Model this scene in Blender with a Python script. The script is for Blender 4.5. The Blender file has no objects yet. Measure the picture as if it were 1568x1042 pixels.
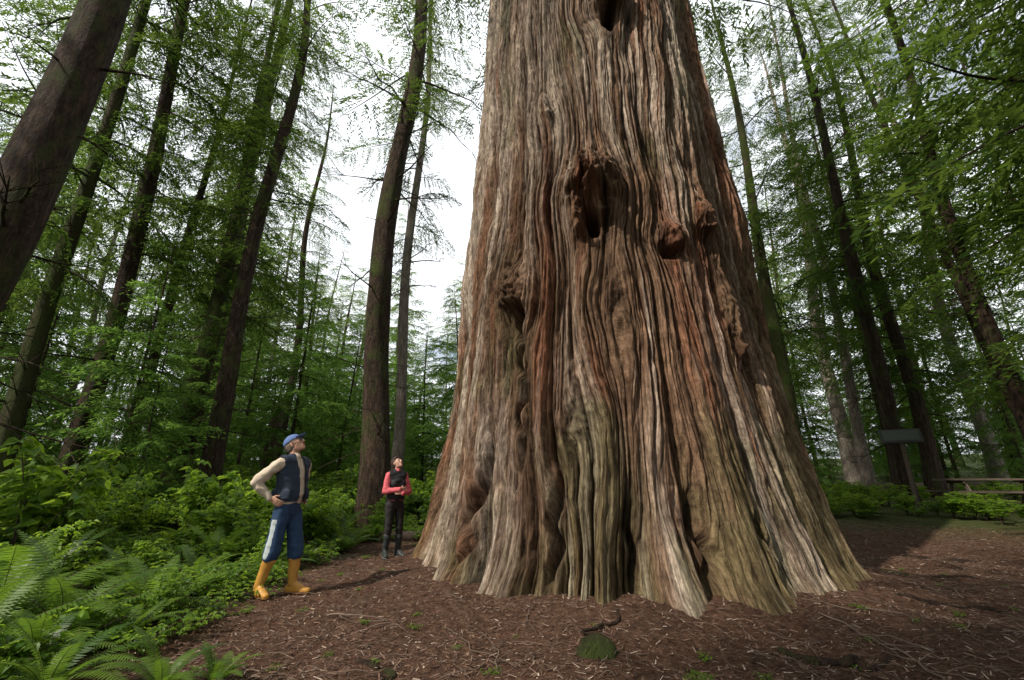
import bpy, bmesh, math, random
import numpy as np
from mathutils import Vector, Matrix, Euler

scene = bpy.context.scene
COL = scene.collection
PI = math.pi

# ------------------------------------------------------------------ noise
def _hash(ix, iy, iz, seed):
    h = (ix * np.uint32(374761393) + iy * np.uint32(668265263) + iz * np.uint32(2246822519) + np.uint32((seed * 3266489917) % 4294967296))
    h = (h ^ (h >> np.uint32(15))) * np.uint32(2246822519)
    h = (h ^ (h >> np.uint32(13))) * np.uint32(3266489917)
    h = h ^ (h >> np.uint32(16))
    return h.astype(np.float32) / np.float32(4294967296.0)

def vnoise(x, y, z, seed=0):
    x = np.asarray(x, np.float64); y = np.asarray(y, np.float64); z = np.asarray(z, np.float64)
    x, y, z = np.broadcast_arrays(x, y, z)
    xi = np.floor(x); yi = np.floor(y); zi = np.floor(z)
    fx = (x - xi).astype(np.float32); fy = (y - yi).astype(np.float32); fz = (z - zi).astype(np.float32)
    fx = fx * fx * (3 - 2 * fx); fy = fy * fy * (3 - 2 * fy); fz = fz * fz * (3 - 2 * fz)
    xi = (xi.astype(np.int64) & 0xffffffff).astype(np.uint32)
    yi = (yi.astype(np.int64) & 0xffffffff).astype(np.uint32)
    zi = (zi.astype(np.int64) & 0xffffffff).astype(np.uint32)
    o = np.uint32(1)
    def L(a, b, t): return a + (b - a) * t
    with np.errstate(over='ignore'):
        c00 = L(_hash(xi, yi, zi, seed), _hash(xi + o, yi, zi, seed), fx)
        c10 = L(_hash(xi, yi + o, zi, seed), _hash(xi + o, yi + o, zi, seed), fx)
        c01 = L(_hash(xi, yi, zi + o, seed), _hash(xi + o, yi, zi + o, seed), fx)
        c11 = L(_hash(xi, yi + o, zi + o, seed), _hash(xi + o, yi + o, zi + o, seed), fx)
    return L(L(c00, c10, fy), L(c01, c11, fy), fz) * 2 - 1

def sstep(a, b, x):
    t = np.clip((x - a) / (b - a), 0, 1)
    return t * t * (3 - 2 * t)

# ------------------------------------------------------------------ mesh builder
class MB:
    def __init__(s):
        s.v = []; s.f = []; s.t = []; s.n = 0
    def add(s, V, F, mat=0, tint=0.5, smooth=True):
        V = np.asarray(V, np.float32).reshape(-1, 3)
        F = np.asarray(F, np.int32)
        if len(F) == 0: return
        s.v.append(V); s.f.append((F + s.n, mat, smooth))
        tt = np.empty(len(V), np.float32); tt[:] = tint
        s.t.append(tt); s.n += len(V)
    def build(s, name, mats):
        V = np.concatenate(s.v); me = bpy.data.meshes.new(name)
        me.vertices.add(len(V)); me.vertices.foreach_set('co', V.ravel())
        loops = np.concatenate([f.ravel() for f, _, _ in s.f])
        tot = np.concatenate([np.full(len(f), f.shape[1], np.int32) for f, _, _ in s.f])
        mi = np.concatenate([np.full(len(f), m, np.int32) for f, m, _ in s.f])
        sm = np.concatenate([np.full(len(f), q, bool) for f, _, q in s.f])
        st = np.concatenate([[0], np.cumsum(tot)[:-1]]).astype(np.int32)
        me.loops.add(len(loops)); me.loops.foreach_set('vertex_index', loops.astype(np.int32))
        me.polygons.add(len(tot)); me.polygons.foreach_set('loop_start', st); me.polygons.foreach_set('loop_total', tot)
        me.polygons.foreach_set('material_index', mi); me.polygons.foreach_set('use_smooth', sm)
        for m in mats: me.materials.append(m)
        a = me.attributes.new('tint', 'FLOAT', 'POINT'); a.data.foreach_set('value', np.concatenate(s.t))
        me.update(calc_edges=True)
        return me

def add_obj(name, me, loc=(0, 0, 0), rot=(0, 0, 0), scale=(1, 1, 1), parent=None):
    o = bpy.data.objects.new(name, me)
    o.location = loc; o.rotation_euler = rot; o.scale = scale
    COL.objects.link(o)
    if parent: o.parent = parent
    return o

def tube(P, R, seg=8, cap=True):
    P = np.asarray(P, float); R = np.asarray(R, float); n = len(P)
    T = np.gradient(P, axis=0); T /= np.linalg.norm(T, axis=1)[:, None] + 1e-9
    m = np.abs(T.mean(0)); ref = np.eye(3)[np.argmin(m)]
    U = np.cross(T, ref); U /= np.linalg.norm(U, axis=1)[:, None] + 1e-9
    W = np.cross(T, U)
    a = np.arange(seg) * 2 * PI / seg
    V = P[:, None, :] + R[:, None, None] * (np.cos(a)[None, :, None] * U[:, None, :] + np.sin(a)[None, :, None] * W[:, None, :])
    V = V.reshape(-1, 3)
    i = np.arange(n - 1)[:, None] * seg; j = np.arange(seg)[None, :]; j2 = (j + 1) % seg
    F = np.stack([i + j, i + j2, i + seg + j2, i + seg + j], -1).reshape(-1, 4)
    return V, F

def box(c, s, R=None):
    V = np.array([[x, y, z] for x in (-.5, .5) for y in (-.5, .5) for z in (-.5, .5)]) * np.array(s)
    if R is not None: V = V @ np.array(R).T
    V = V + np.array(c)
    F = [[0, 1, 3, 2], [4, 6, 7, 5], [0, 4, 5, 1], [2, 3, 7, 6], [0, 2, 6, 4], [1, 5, 7, 3]]
    return V, F

# ------------------------------------------------------------------ materials
def newmat(name):
    m = bpy.data.materials.new(name); m.use_nodes = True
    nt = m.node_tree; nt.nodes.clear()
    out = nt.nodes.new('ShaderNodeOutputMaterial')
    return m, nt, out

def nd(nt, typ, **kw):
    n = nt.nodes.new(typ)
    for k, v in kw.items():
        if k in n.inputs.keys(): n.inputs[k].default_value = v
        else: setattr(n, k, v)
    return n

def ramp(nt, fac, stops):
    r = nt.nodes.new('ShaderNodeValToRGB'); cr = r.color_ramp
    while len(cr.elements) < len(stops): cr.elements.new(0.5)
    for e, (p, c) in zip(cr.elements, stops):
        e.position = p; e.color = (c[0], c[1], c[2], 1)
    nt.links.new(fac, r.inputs['Fac']); return r.outputs['Color']

def mixc(nt, fac, a, b, mode='MIX'):
    m = nt.nodes.new('ShaderNodeMix'); m.data_type = 'RGBA'; m.blend_type = mode
    for sock, v in ((m.inputs[0], fac), (m.inputs[6], a), (m.inputs[7], b)):
        if hasattr(v, 'links'): nt.links.new(v, sock)
        elif isinstance(v, (int, float)): sock.default_value = v
        else: sock.default_value = (v[0], v[1], v[2], 1)
    return m.outputs[2]

def attr(nt, name, out='Fac'):
    a = nt.nodes.new('ShaderNodeAttribute'); a.attribute_name = name
    return a.outputs[out]

def noise(nt, vec, scale, detail=4, rough=0.55):
    n = nt.nodes.new('ShaderNodeTexNoise'); n.inputs['Scale'].default_value = scale
    n.inputs['Detail'].default_value = detail; n.inputs['Roughness'].default_value = rough
    if vec is not None: nt.links.new(vec, n.inputs['Vector'])
    return n.outputs['Fac']

def objco(nt, scale=None):
    tc = nt.nodes.new('ShaderNodeTexCoord')
    if scale is None: return tc.outputs['Object']
    mp = nt.nodes.new('ShaderNodeMapping'); mp.inputs['Scale'].default_value = scale
    nt.links.new(tc.outputs['Object'], mp.inputs['Vector']); return mp.outputs['Vector']

def bump(nt, h, dist, strength=1.0):
    b = nt.nodes.new('ShaderNodeBump'); b.inputs['Distance'].default_value = dist; b.inputs['Strength'].default_value = strength
    nt.links.new(h, b.inputs['Height']); return b.outputs['Normal']

def leaf_mat(name, dark, light, trans, tf=0.42, nscale=0.5, gloss=False):
    m, nt, out = newmat(name)
    geo = nt.nodes.new('ShaderNodeNewGeometry')
    n1 = noise(nt, geo.outputs['Position'], nscale, 2)
    t = attr(nt, 'tint')
    add = nd(nt, 'ShaderNodeMath', operation='ADD'); nt.links.new(n1, add.inputs[0]); nt.links.new(t, add.inputs[1])
    mr = nd(nt, 'ShaderNodeMapRange'); mr.inputs['From Min'].default_value = 0.55; mr.inputs['From Max'].default_value = 1.45
    nt.links.new(add.outputs[0], mr.inputs['Value'])
    c = mixc(nt, mr.outputs[0], dark, light)
    ct = mixc(nt, mr.outputs[0], [k * 0.6 for k in trans], trans)
    if gloss:
        p = nd(nt, 'ShaderNodeBsdfPrincipled'); p.inputs['Roughness'].default_value = 0.45
        p.inputs['Specular IOR Level'].default_value = 0.35
        nt.links.new(c, p.inputs['Base Color'])
    else:
        p = nd(nt, 'ShaderNodeBsdfDiffuse'); nt.links.new(c, p.inputs['Color'])
    tr = nd(nt, 'ShaderNodeBsdfTranslucent'); nt.links.new(ct, tr.inputs['Color'])
    mx = nd(nt, 'ShaderNodeMixShader'); mx.inputs[0].default_value = tf
    nt.links.new(p.outputs[0], mx.inputs[1]); nt.links.new(tr.outputs[0], mx.inputs[2])
    nt.links.new(mx.outputs[0], out.inputs[0]); return m

def bark_mat(name, dark, light, moss=0.3):
    m, nt, out = newmat(name)
    v = objco(nt, (16, 16, 2.6)); n1 = noise(nt, v, 1.0, 7, 0.75)
    n3 = noise(nt, objco(nt, (40, 40, 12)), 1.0, 4, .7)
    c = ramp(nt, n1, [(0.36, dark), (0.5, [.5 * (a + b) * .8 for a, b in zip(dark, light)]), (0.66, light)])
    c = mixc(nt, 1.0, c, ramp(nt, n3, [(.35, (.6, .6, .6)), (.65, (1.35, 1.3, 1.25))]), 'MULTIPLY')
    v2 = objco(nt, (1, 1, .5)); n2 = noise(nt, v2, 1.6, 5, 0.7)
    f = ramp(nt, n2, [(0.62 - moss * .3, (0, 0, 0)), (0.75 - moss * .2, (1, 1, 1))])
    c2 = mixc(nt, f, c, (0.065, 0.085, 0.02))
    p = nd(nt, 'ShaderNodeBsdfPrincipled'); p.inputs['Roughness'].default_value = 0.9
    p.inputs['Specular IOR Level'].default_value = .2
    nt.links.new(c2, p.inputs['Base Color'])
    ad = nd(nt, 'ShaderNodeMath', operation='ADD'); nt.links.new(n1, ad.inputs[0]); nt.links.new(n3, ad.inputs[1])
    nt.links.new(bump(nt, ad.outputs[0], 0.09), p.inputs['Normal'])
    nt.links.new(p.outputs[0], out.inputs[0]); return m

def plain_mat(name, c, rough=0.8, var=0.25, nscale=30, bd=0.003, spec=0.3):
    m, nt, out = newmat(name)
    n1 = noise(nt, objco(nt), nscale, 4)
    cc = mixc(nt, n1, [k * (1 - var) for k in c], [min(1, k * (1 + var)) for k in c])
    p = nd(nt, 'ShaderNodeBsdfPrincipled'); p.inputs['Roughness'].default_value = rough
    p.inputs['Specular IOR Level'].default_value = spec
    nt.links.new(cc, p.inputs['Base Color']); nt.links.new(bump(nt, n1, bd), p.inputs['Normal'])
    nt.links.new(p.outputs[0], out.inputs[0]); return m

M_needle = leaf_mat('conifer_needles', (0.022, 0.050, 0.015), (0.068, 0.112, 0.027), (0.19, 0.30, 0.042), 0.46, 0.35)
M_far = leaf_mat('far_needles_hazed', (0.04, 0.075, 0.028), (0.09, 0.14, 0.045), (0.28, 0.42, 0.09), 0.5, 0.25)  # paler than near needles: distance haze and brightness put into the colour
M_sapling = leaf_mat('sapling_needles', (0.05, 0.105, 0.028), (0.10, 0.18, 0.042), (0.28, 0.48, 0.08), 0.5, 0.6)
M_shrub = leaf_mat('shrub_leaves', (0.05, 0.12, 0.012), (0.14, 0.24, 0.022), (0.40, 0.60, 0.05), 0.5, 1.2, True)
M_fern = leaf_mat('fern_fronds', (0.035, 0.09, 0.012), (0.11, 0.19, 0.022), (0.24, 0.41, 0.035), 0.42, 1.5, True)
M_bark = bark_mat('conifer_bark', (0.022, 0.015, 0.011), (0.125, 0.082, 0.056), 0.4)
M_barkm = bark_mat('mossy_bark', (0.028, 0.021, 0.014), (0.13, 0.092, 0.057), 0.9)
M_barkg = bark_mat('pale_bark', (0.18, 0.15, 0.12), (0.46, 0.40, 0.34), 0.0)
M_twig = plain_mat('twig_wood', (0.07, 0.05, 0.035), 0.9, .5, 6)
M_stick = plain_mat('weathered_stick', (0.135, 0.095, 0.07), 0.9, .7, 5)
M_root = bark_mat('root_bark', (0.022, 0.014, 0.010), (0.10, 0.062, 0.042), 0.3)

# ------------------------------------------------------------------ terrain
GC = (1.64, 7.93)
def ground_z(x, y):
    x = np.asarray(x, float); y = np.asarray(y, float)
    r = np.hypot(x, y - 4)
    z = 0.62 * sstep(6.0, 17, r) + 0.02 * np.clip(r - 17, 0, 80) + .05 * np.clip(r - 32, 0, 70) * sstep(-10, 10, y)
    z = z + 0.25 * sstep(0, 1, (np.hypot(x, y) - 9) / 20) * vnoise(x * .12, y * .12, 0, 3)
    near = sstep(0.6, 3.0, np.hypot(x + 2.3, y - 6.9) - 0.2)
    z = z + (0.05 * vnoise(x * .8, y * .8, 0, 5) + 0.025 * vnoise(x * 2.7, y * 2.7, 0, 6)) * (0.35 + .65 * near)
    z = z + 0.014 * vnoise(x * 9, y * 9, 0, 7) + 0.006 * vnoise(x * 25, y * 25, 0, 8)
    d = np.hypot(x - GC[0], y - GC[1])
    z = z + 0.12 * np.exp(-((d - 3.0) / 0.7) ** 2)
    return z

def axis(lo, a, b, hi, st, n0, n1):
    g = lambda n: (np.linspace(0, 1, n + 1)[1:]) ** 2.2
    left = a - (a - lo) * g(n0); right = b + (hi - b) * g(n1)
    return np.concatenate([left[::-1], np.arange(a, b, st), [b], right])
gx = axis(-400, -7, 9, 400, 0.045, 60, 60); gy = axis(-300, 2.8, 12, 500, 0.045, 40, 70)
X, Y = np.meshgrid(gx, gy); Z = ground_z(X, Y)
V = np.stack([X, Y, Z], -1).reshape(-1, 3)
nx = len(gx); ii, jj = np.meshgrid(np.arange(len(gy) - 1), np.arange(nx - 1), indexing='ij')
F = np.stack([ii * nx + jj, ii * nx + jj + 1, (ii + 1) * nx + jj + 1, (ii + 1) * nx + jj], -1).reshape(-1, 4)

m, nt, out = newmat('forest_floor')
geo = nt.nodes.new('ShaderNodeNewGeometry'); P = geo.outputs['Position']
n1 = noise(nt, P, 14, 8, 0.7); n2 = noise(nt, P, 1.1, 4, .6); n3 = noise(nt, P, 55, 5, .7)
c = ramp(nt, n1, [(0.3, (0.028, 0.017, 0.011)), (0.5, (0.108, 0.060, 0.040)), (0.7, (0.23, 0.15, 0.105))])
c = mixc(nt, ramp(nt, n2, [(0.35, (0, 0, 0)), (0.65, (.8, .8, .8))]), c, mixc(nt, .5, c, (0.14, 0.07, 0.045)))
c = mixc(nt, .8, c, mixc(nt, 1.0, c, ramp(nt, n3, [(0.3, (.2, .2, .2)), (0.7, (1.8, 1.7, 1.6))]), 'MULTIPLY'))
moss = attr(nt, 'tint')
mm = nd(nt, 'ShaderNodeMath', operation='MULTIPLY'); nt.links.new(moss, mm.inputs[0])
nt.links.new(ramp(nt, n1, [(0.35, (.2, .2, .2)), (0.6, (1, 1, 1))]), mm.inputs[1])
c = mixc(nt, mm.outputs[0], c, (0.045, 0.085, 0.018))
p = nd(nt, 'ShaderNodeBsdfPrincipled'); p.inputs['Roughness'].default_value = 0.95; p.inputs['Specular IOR Level'].default_value = .15
nt.links.new(c, p.inputs['Base Color'])
ad = nd(nt, 'ShaderNodeMath', operation='ADD'); nt.links.new(n1, ad.inputs[0]); nt.links.new(n3, ad.inputs[1])
nt.links.new(bump(nt, ad.outputs[0], 0.05), p.inputs['Normal']); nt.links.new(p.outputs[0], out.inputs[0])
M_ground = m

def veg_mask(x, y):
    x = np.asarray(x, float); y = np.asarray(y, float)
    w = 0.35 * vnoise(x * .7, y * .7, 0, 21)
    left = sstep(-2.85, -3.5, x + w + 0.0 * y)
    back = sstep(10.2, 11.2, y + w) * sstep(3.0, 2.0, x)
    right = sstep(13.5, 15.5, np.hypot(x, y) + 2.5 * w) * (x > 2)
    return np.clip(np.maximum(np.maximum(left, back), right), 0, 1)
mb = MB(); mossv = np.clip(veg_mask(X, Y) * .9 + sstep(11.5, 14.5, np.hypot(X, Y)) * .7 + .6 * sstep(.35, .75, vnoise(X * 1.3, Y * 1.3, 0, 77)) * sstep(-1.2, -2.8, X), 0, 1).ravel()
mb.add(V, F, 0, mossv); add_obj('ground', mb.build('ground', [M_ground]))

# ------------------------------------------------------------------ giant cedar
def giant():
    zz = np.concatenate([np.linspace(-0.35, 12.5, 520), np.linspace(12.5, 40, 60)[1:]])
    f0 = math.radians(258)
    th = np.concatenate([np.linspace(f0 - 1.75, f0 + 1.75, 1500)[:-1], np.linspace(f0 + 1.75, f0 - 1.75 + 2 * PI, 320)[:-1]]); NT = len(th)
    TH, ZZ = np.meshgrid(th, zz)
    prof = np.interp(zz, [-.4, 0, .3, 1.2, 2.6, 4.8, 7.5, 10.9, 16, 25, 40], [2.98, 2.94, 2.85, 2.70, 2.57, 2.50, 2.28, 2.15, 1.88, 1.35, .25])[:, None]
    wz = np.clip(ZZ, 0, 99)
    c0, s0 = np.cos(TH), np.sin(TH)
    warp = 0.06 * vnoise(c0 * 2, s0 * 2, ZZ * .35, 11) + 0.026 * vnoise(c0 * 6, s0 * 6, ZZ * .8, 12) + 0.009 * vnoise(c0 * 16, s0 * 16, ZZ * 2.0, 13) + .004 * vnoise(c0 * 40, s0 * 40, ZZ * 6, 14)
    knots = [(257.8, 5.22, .32, .22, .52), (261.6, 4.90, .14, .18, .26), (253.8, 4.66, .13, .20, .28), (229.5, 3.72, .22, .22, .32), (282.6, 4.38, .19, .12, .28), (296.3, 4.75, .17, .18, .26), (270, 9.15, .34, .22, .42),
             (244, 6.9, .16, .25, .12), (301, 3.0, .18, .35, .16), (263, 3.3, .16, .3, .06), (250, 1.9, .22, .28, .10)]
    holes = [(257.0, 4.68, .10, .17, .55), (231.2, 3.36, .075, .22, .5), (231.8, 2.80, .06, .60, .36), (282.6, 4.18, .13, .06, .14), (269.5, 8.72, .11, .16, .35), (232.5, 1.9, .05, .7, .26), (222, .9, .05, .8, .28), (244.5, .55, .045, .6, .28), (262, .5, .05, .6, .25), (277, .6, .05, .7, .25), (290, .5, .04, .6, .2)]
    kmask = np.zeros_like(ZZ)
    for (a, z0, wa, wz_, amp) in knots:
        d = ((TH - math.radians(a) + PI) % (2 * PI) - PI); dm = d * 2.5
        g = np.exp(-(dm / (wa * 2.2)) ** 2 - ((ZZ - z0) / (wz_ * 3)) ** 2)
        warp = warp - 0.5 * d * g
        kmask = np.maximum(kmask, (amp > .17) * np.exp(-(dm / (wa * 1.3)) ** 2 - ((ZZ - z0 + .1) / (wz_ * 2)) ** 2))
    T2 = TH + warp + 0.006 * ZZ
    cs, sn = np.cos(T2), np.sin(T2)
    N = lambda Fq, zs, sd: np.abs(vnoise(cs * Fq, sn * Fq, ZZ * zs, sd))
    base = np.exp(-wz / 1.3); mid = np.exp(-wz / 5.0)
    b1 = np.clip(N(3.4, .10, 31), 0, .6) / .6
    b2 = np.clip(N(9.0, .16, 32), 0, .6) / .6
    b3 = np.clip(N(26, .40, 33), 0, .6) / .6
    b4 = np.clip(N(58, .8, 34), 0, .6) / .6
    b7 = np.clip(N(105, 1.7, 37), 0, .6) / .6
    b6 = vnoise(cs * 60, sn * 60, ZZ * 7.0, 36)
    b8 = vnoise(cs * 30, sn * 30, ZZ * 11.0, 38)
    b1p = b1 ** .6; b2p = b2 ** .42; b3p = b3 ** .5; b4p = b4 ** .6; b7p = b7 ** .7
    disp = (.14 + .16 * mid + .12 * base) * (b1p - .6) + (.09 + .15 * mid + .12 * base) * (b2p - .65) + .085 * (b3p - .6) + .055 * (b4p - .5) + .028 * (b7p - .5) + .009 * b6 + .008 * b8
    disp += 0.08 * vnoise(c0 * 1.6, s0 * 1.6, ZZ * .3, 41) + .03 * vnoise(c0 * 5, s0 * 5, ZZ * .9, 42) + .014 * vnoise(c0 * 12, s0 * 12, ZZ * 2.0, 43)
    def gz(a, w):
        d = ((TH - math.radians(a) + PI) % (2 * PI) - PI)
        return np.exp(-(d / math.radians(w)) ** 2)
    disp += gz(14, 12) * (.55 * np.exp(-wz / .40)) - gz(335, 20) * .12 * mid
    disp += gz(237, 5) * .26 * np.exp(-wz / .6) + gz(253, 6) * .32 * np.exp(-wz / .6) + gz(269, 6) * .30 * np.exp(-wz / .6) + gz(285, 6) * .22 * np.exp(-wz / .5)
    disp += (0.22 * np.exp(-wz / .35)) * (b2p - .5)
    for (a, z0, wa, wz_, amp) in knots:
        d = ((TH - math.radians(a) + PI) % (2 * PI) - PI) * 2.5
        zc = ZZ - z0
        g = np.exp(-(d / wa) ** 2 - np.where(zc > 0, (zc / (wz_ * 2.6)) ** 2, (zc / (wz_ * .8)) ** 2))
        disp += amp * g * (1 + .35 * vnoise(d * 9, zc * 9, 0, 50) + .2 * vnoise(d * 22, zc * 22, 0, 52))
    hm = np.zeros_like(ZZ)
    for (a, z0, wa, wz_, amp) in holes:
        d = ((TH - math.radians(a) + PI) % (2 * PI) - PI) * 2.5 + .05 * vnoise(ZZ * 4, 0, 0, 51)
        g = np.exp(-((d / wa) ** 2 + ((ZZ - z0) / wz_) ** 2) ** 1.3)
        disp -= amp * g; hm = np.maximum(hm, g)
    R = prof + disp
    V = np.stack([R * np.cos(TH), R * np.sin(TH), ZZ], -1).reshape(-1, 3)
    nr = len(zz)
    i = np.arange(nr - 1)[:, None] * NT; j = np.arange(NT)[None, :]; j2 = (j + 1) % NT
    F = np.stack([i + j, i + j2, i + NT + j2, i + NT + j], -1).reshape(-1, 4)
    grey = sstep(-.25, .75, vnoise(cs * 8, sn * 8, ZZ * .22, 61) * .7 + .45 * vnoise(cs * 32, sn * 32, ZZ * .6, 62) + .35 * vnoise(cs * 75, sn * 75, ZZ * 1.2, 67) + .5 * (b3p - .6) + .52 * sstep(3.0, 8, ZZ) + .28 * np.cos(TH - math.radians(215)) - .25 - .6 * kmask)  # weathered grey streaks; sunward left side also painted paler, as if lit
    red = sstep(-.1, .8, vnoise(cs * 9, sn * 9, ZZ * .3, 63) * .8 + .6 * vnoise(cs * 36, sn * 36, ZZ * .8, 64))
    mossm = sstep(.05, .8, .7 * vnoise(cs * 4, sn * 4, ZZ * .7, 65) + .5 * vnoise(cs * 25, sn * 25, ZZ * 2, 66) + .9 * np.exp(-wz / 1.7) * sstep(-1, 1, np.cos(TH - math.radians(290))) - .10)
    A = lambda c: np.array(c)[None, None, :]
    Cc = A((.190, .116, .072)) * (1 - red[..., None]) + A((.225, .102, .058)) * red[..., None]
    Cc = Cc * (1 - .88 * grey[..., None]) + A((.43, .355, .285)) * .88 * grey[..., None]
    Cc = Cc * (1 - .48 * mossm[..., None]) + A((.090, .102, .038)) * .48 * mossm[..., None]
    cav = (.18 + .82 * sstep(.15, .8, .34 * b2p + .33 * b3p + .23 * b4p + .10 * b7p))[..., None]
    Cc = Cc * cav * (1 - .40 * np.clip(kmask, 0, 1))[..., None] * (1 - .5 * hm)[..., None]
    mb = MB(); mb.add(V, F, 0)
    m, nt, out = newmat('cedar_bark')
    v = attr(nt, 'bc', 'Vector'); n1 = noise(nt, v, 22, 6, .7); n2 = noise(nt, v, 60, 5, .7)
    v3 = attr(nt, 'bc2', 'Vector'); n3 = noise(nt, v3, 28, 5, .65)
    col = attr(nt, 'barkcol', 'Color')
    col = mixc(nt, 1.0, col, ramp(nt, n1, [(.34, (.42, .38, .36)), (.5, (1, 1, 1)), (.68, (1.5, 1.5, 1.52))]), 'MULTIPLY')
    col = mixc(nt, 1.0, col, ramp(nt, n2, [(.38, (.50, .47, .45)), (.62, (1.4, 1.4, 1.4))]), 'MULTIPLY')
    col = mixc(nt, 1.0, col, ramp(nt, n3, [(.35, (.72, .70, .68)), (.6, (1.15, 1.15, 1.15))]), 'MULTIPLY')
    p = nd(nt, 'ShaderNodeBsdfPrincipled'); p.inputs['Roughness'].default_value = .9; p.inputs['Specular IOR Level'].default_value = .15
    nt.links.new(col, p.inputs['Base Color'])
    prev = None
    for (n_, d_) in ((n1, .06), (n3, .03), (n2, .028)):
        b_ = nt.nodes.new('ShaderNodeBump'); b_.inputs['Distance'].default_value = d_; nt.links.new(n_, b_.inputs['Height'])
        if prev: nt.links.new(prev.outputs[0], b_.inputs['Normal'])
        prev = b_
    nt.links.new(prev.outputs[0], p.inputs['Normal'])
    nt.links.new(p.outputs[0], out.inputs[0])
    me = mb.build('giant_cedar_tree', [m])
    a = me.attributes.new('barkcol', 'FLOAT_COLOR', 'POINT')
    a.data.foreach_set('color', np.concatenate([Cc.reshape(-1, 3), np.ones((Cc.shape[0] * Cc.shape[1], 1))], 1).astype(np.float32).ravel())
    a = me.attributes.new('bc', 'FLOAT_VECTOR', 'POINT')
    a.data.foreach_set('vector', np.stack([cs * 2.6, sn * 2.6, ZZ * .07], -1).astype(np.float32).ravel())
    a = me.attributes.new('bc2', 'FLOAT_VECTOR', 'POINT')
    a.data.foreach_set('vector', np.stack([cs * 2.6, sn * 2.6, ZZ * .4], -1).astype(np.float32).ravel())
    return add_obj('giant_cedar_tree', me, (GC[0], GC[1], 0))
GIANT = giant()

# ------------------------------------------------------------------ conifers
def branch_template(seed, up=.12, droop=.34, tw=24, dens=62, llen=.042, lw=.016, hang=.5):
    r = np.random.default_rng(seed)
    LV = []
    def axisp(s): return np.array([s, .03 * math.sin(5 * s + seed), up * s - droop * s * s])
    for i in range(tw):
        s = .10 + .90 * (i + r.uniform(0, .6)) / tw
        if r.random() < .08: continue
        for side in (-1, 1):
            if r.random() < .10: continue
            l = (.42 * max(0, 1 - s) ** .7 + .06) * r.uniform(.55, 1.2)
            if s < .3: l *= .75
            ang = side * math.radians(r.uniform(38, 72))
            d = np.array([math.cos(ang), math.sin(ang), r.uniform(-.45, .15)]); d /= np.linalg.norm(d)
            n = max(3, int(l * dens)); t = np.linspace(.12, 1, n)
            base = axisp(s)[None] + d[None] * (t * l)[:, None]; base[:, 2] -= hang * r.uniform(.5, 1.3) * l * t * t
            sd = np.where(np.arange(n) % 2 == 0, 1, -1)
            a2 = ang + sd * np.radians(r.uniform(18, 60, n))
            a2[-1] = ang
            D = np.stack([np.cos(a2), np.sin(a2), r.uniform(-1.1, .15, n)], 1); D /= np.linalg.norm(D, axis=1)[:, None]
            L = llen * r.uniform(.6, 1.35, n)
            Wd = np.cross(D, [0, 0, 1.0] + r.normal(0, .6, (n, 3))); Wd /= np.linalg.norm(Wd, axis=1)[:, None] + 1e-9
            w = (lw * r.uniform(.6, 1.2, n) * .5)[:, None]
            T = np.stack([base - D * (L * .15)[:, None], base + Wd * w + D * (L * .35)[:, None], base + D * L[:, None], base - Wd * w + D * (L * .35)[:, None]], 1)
            LV.append(T.reshape(-1, 3))
    LV = np.concatenate(LV); LF = np.arange(len(LV)).reshape(-1, 4)
    s = np.linspace(0, 1, 9); P = np.array([axisp(k) for k in s]); WV, WF = tube(P, .009 * (1 - s) + .0012, 4)
    return LV, LF, WV, WF
TPL = [branch_template(1, tw=28, dens=64, llen=.044, lw=.015), branch_template(2, .05, .40, 28, 64, .044, .015, .8), branch_template(3, .25, .45, 28, 64, .044, .015), branch_template(4, .0, .30, 28, 64, .044, .015, .8)]
TPLC = [branch_template(21, .12, .34, 22, 38, .072, .029, .7), branch_template(22, .05, .45, 22, 38, .072, .029, 1.0), branch_template(23, .2, .3, 22, 38, .072, .029, .6)]
TPLF = [branch_template(11, .10, .30, 26, 70, .040, .014), branch_template(12, .05, .45, 26, 70, .040, .014)]

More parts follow.
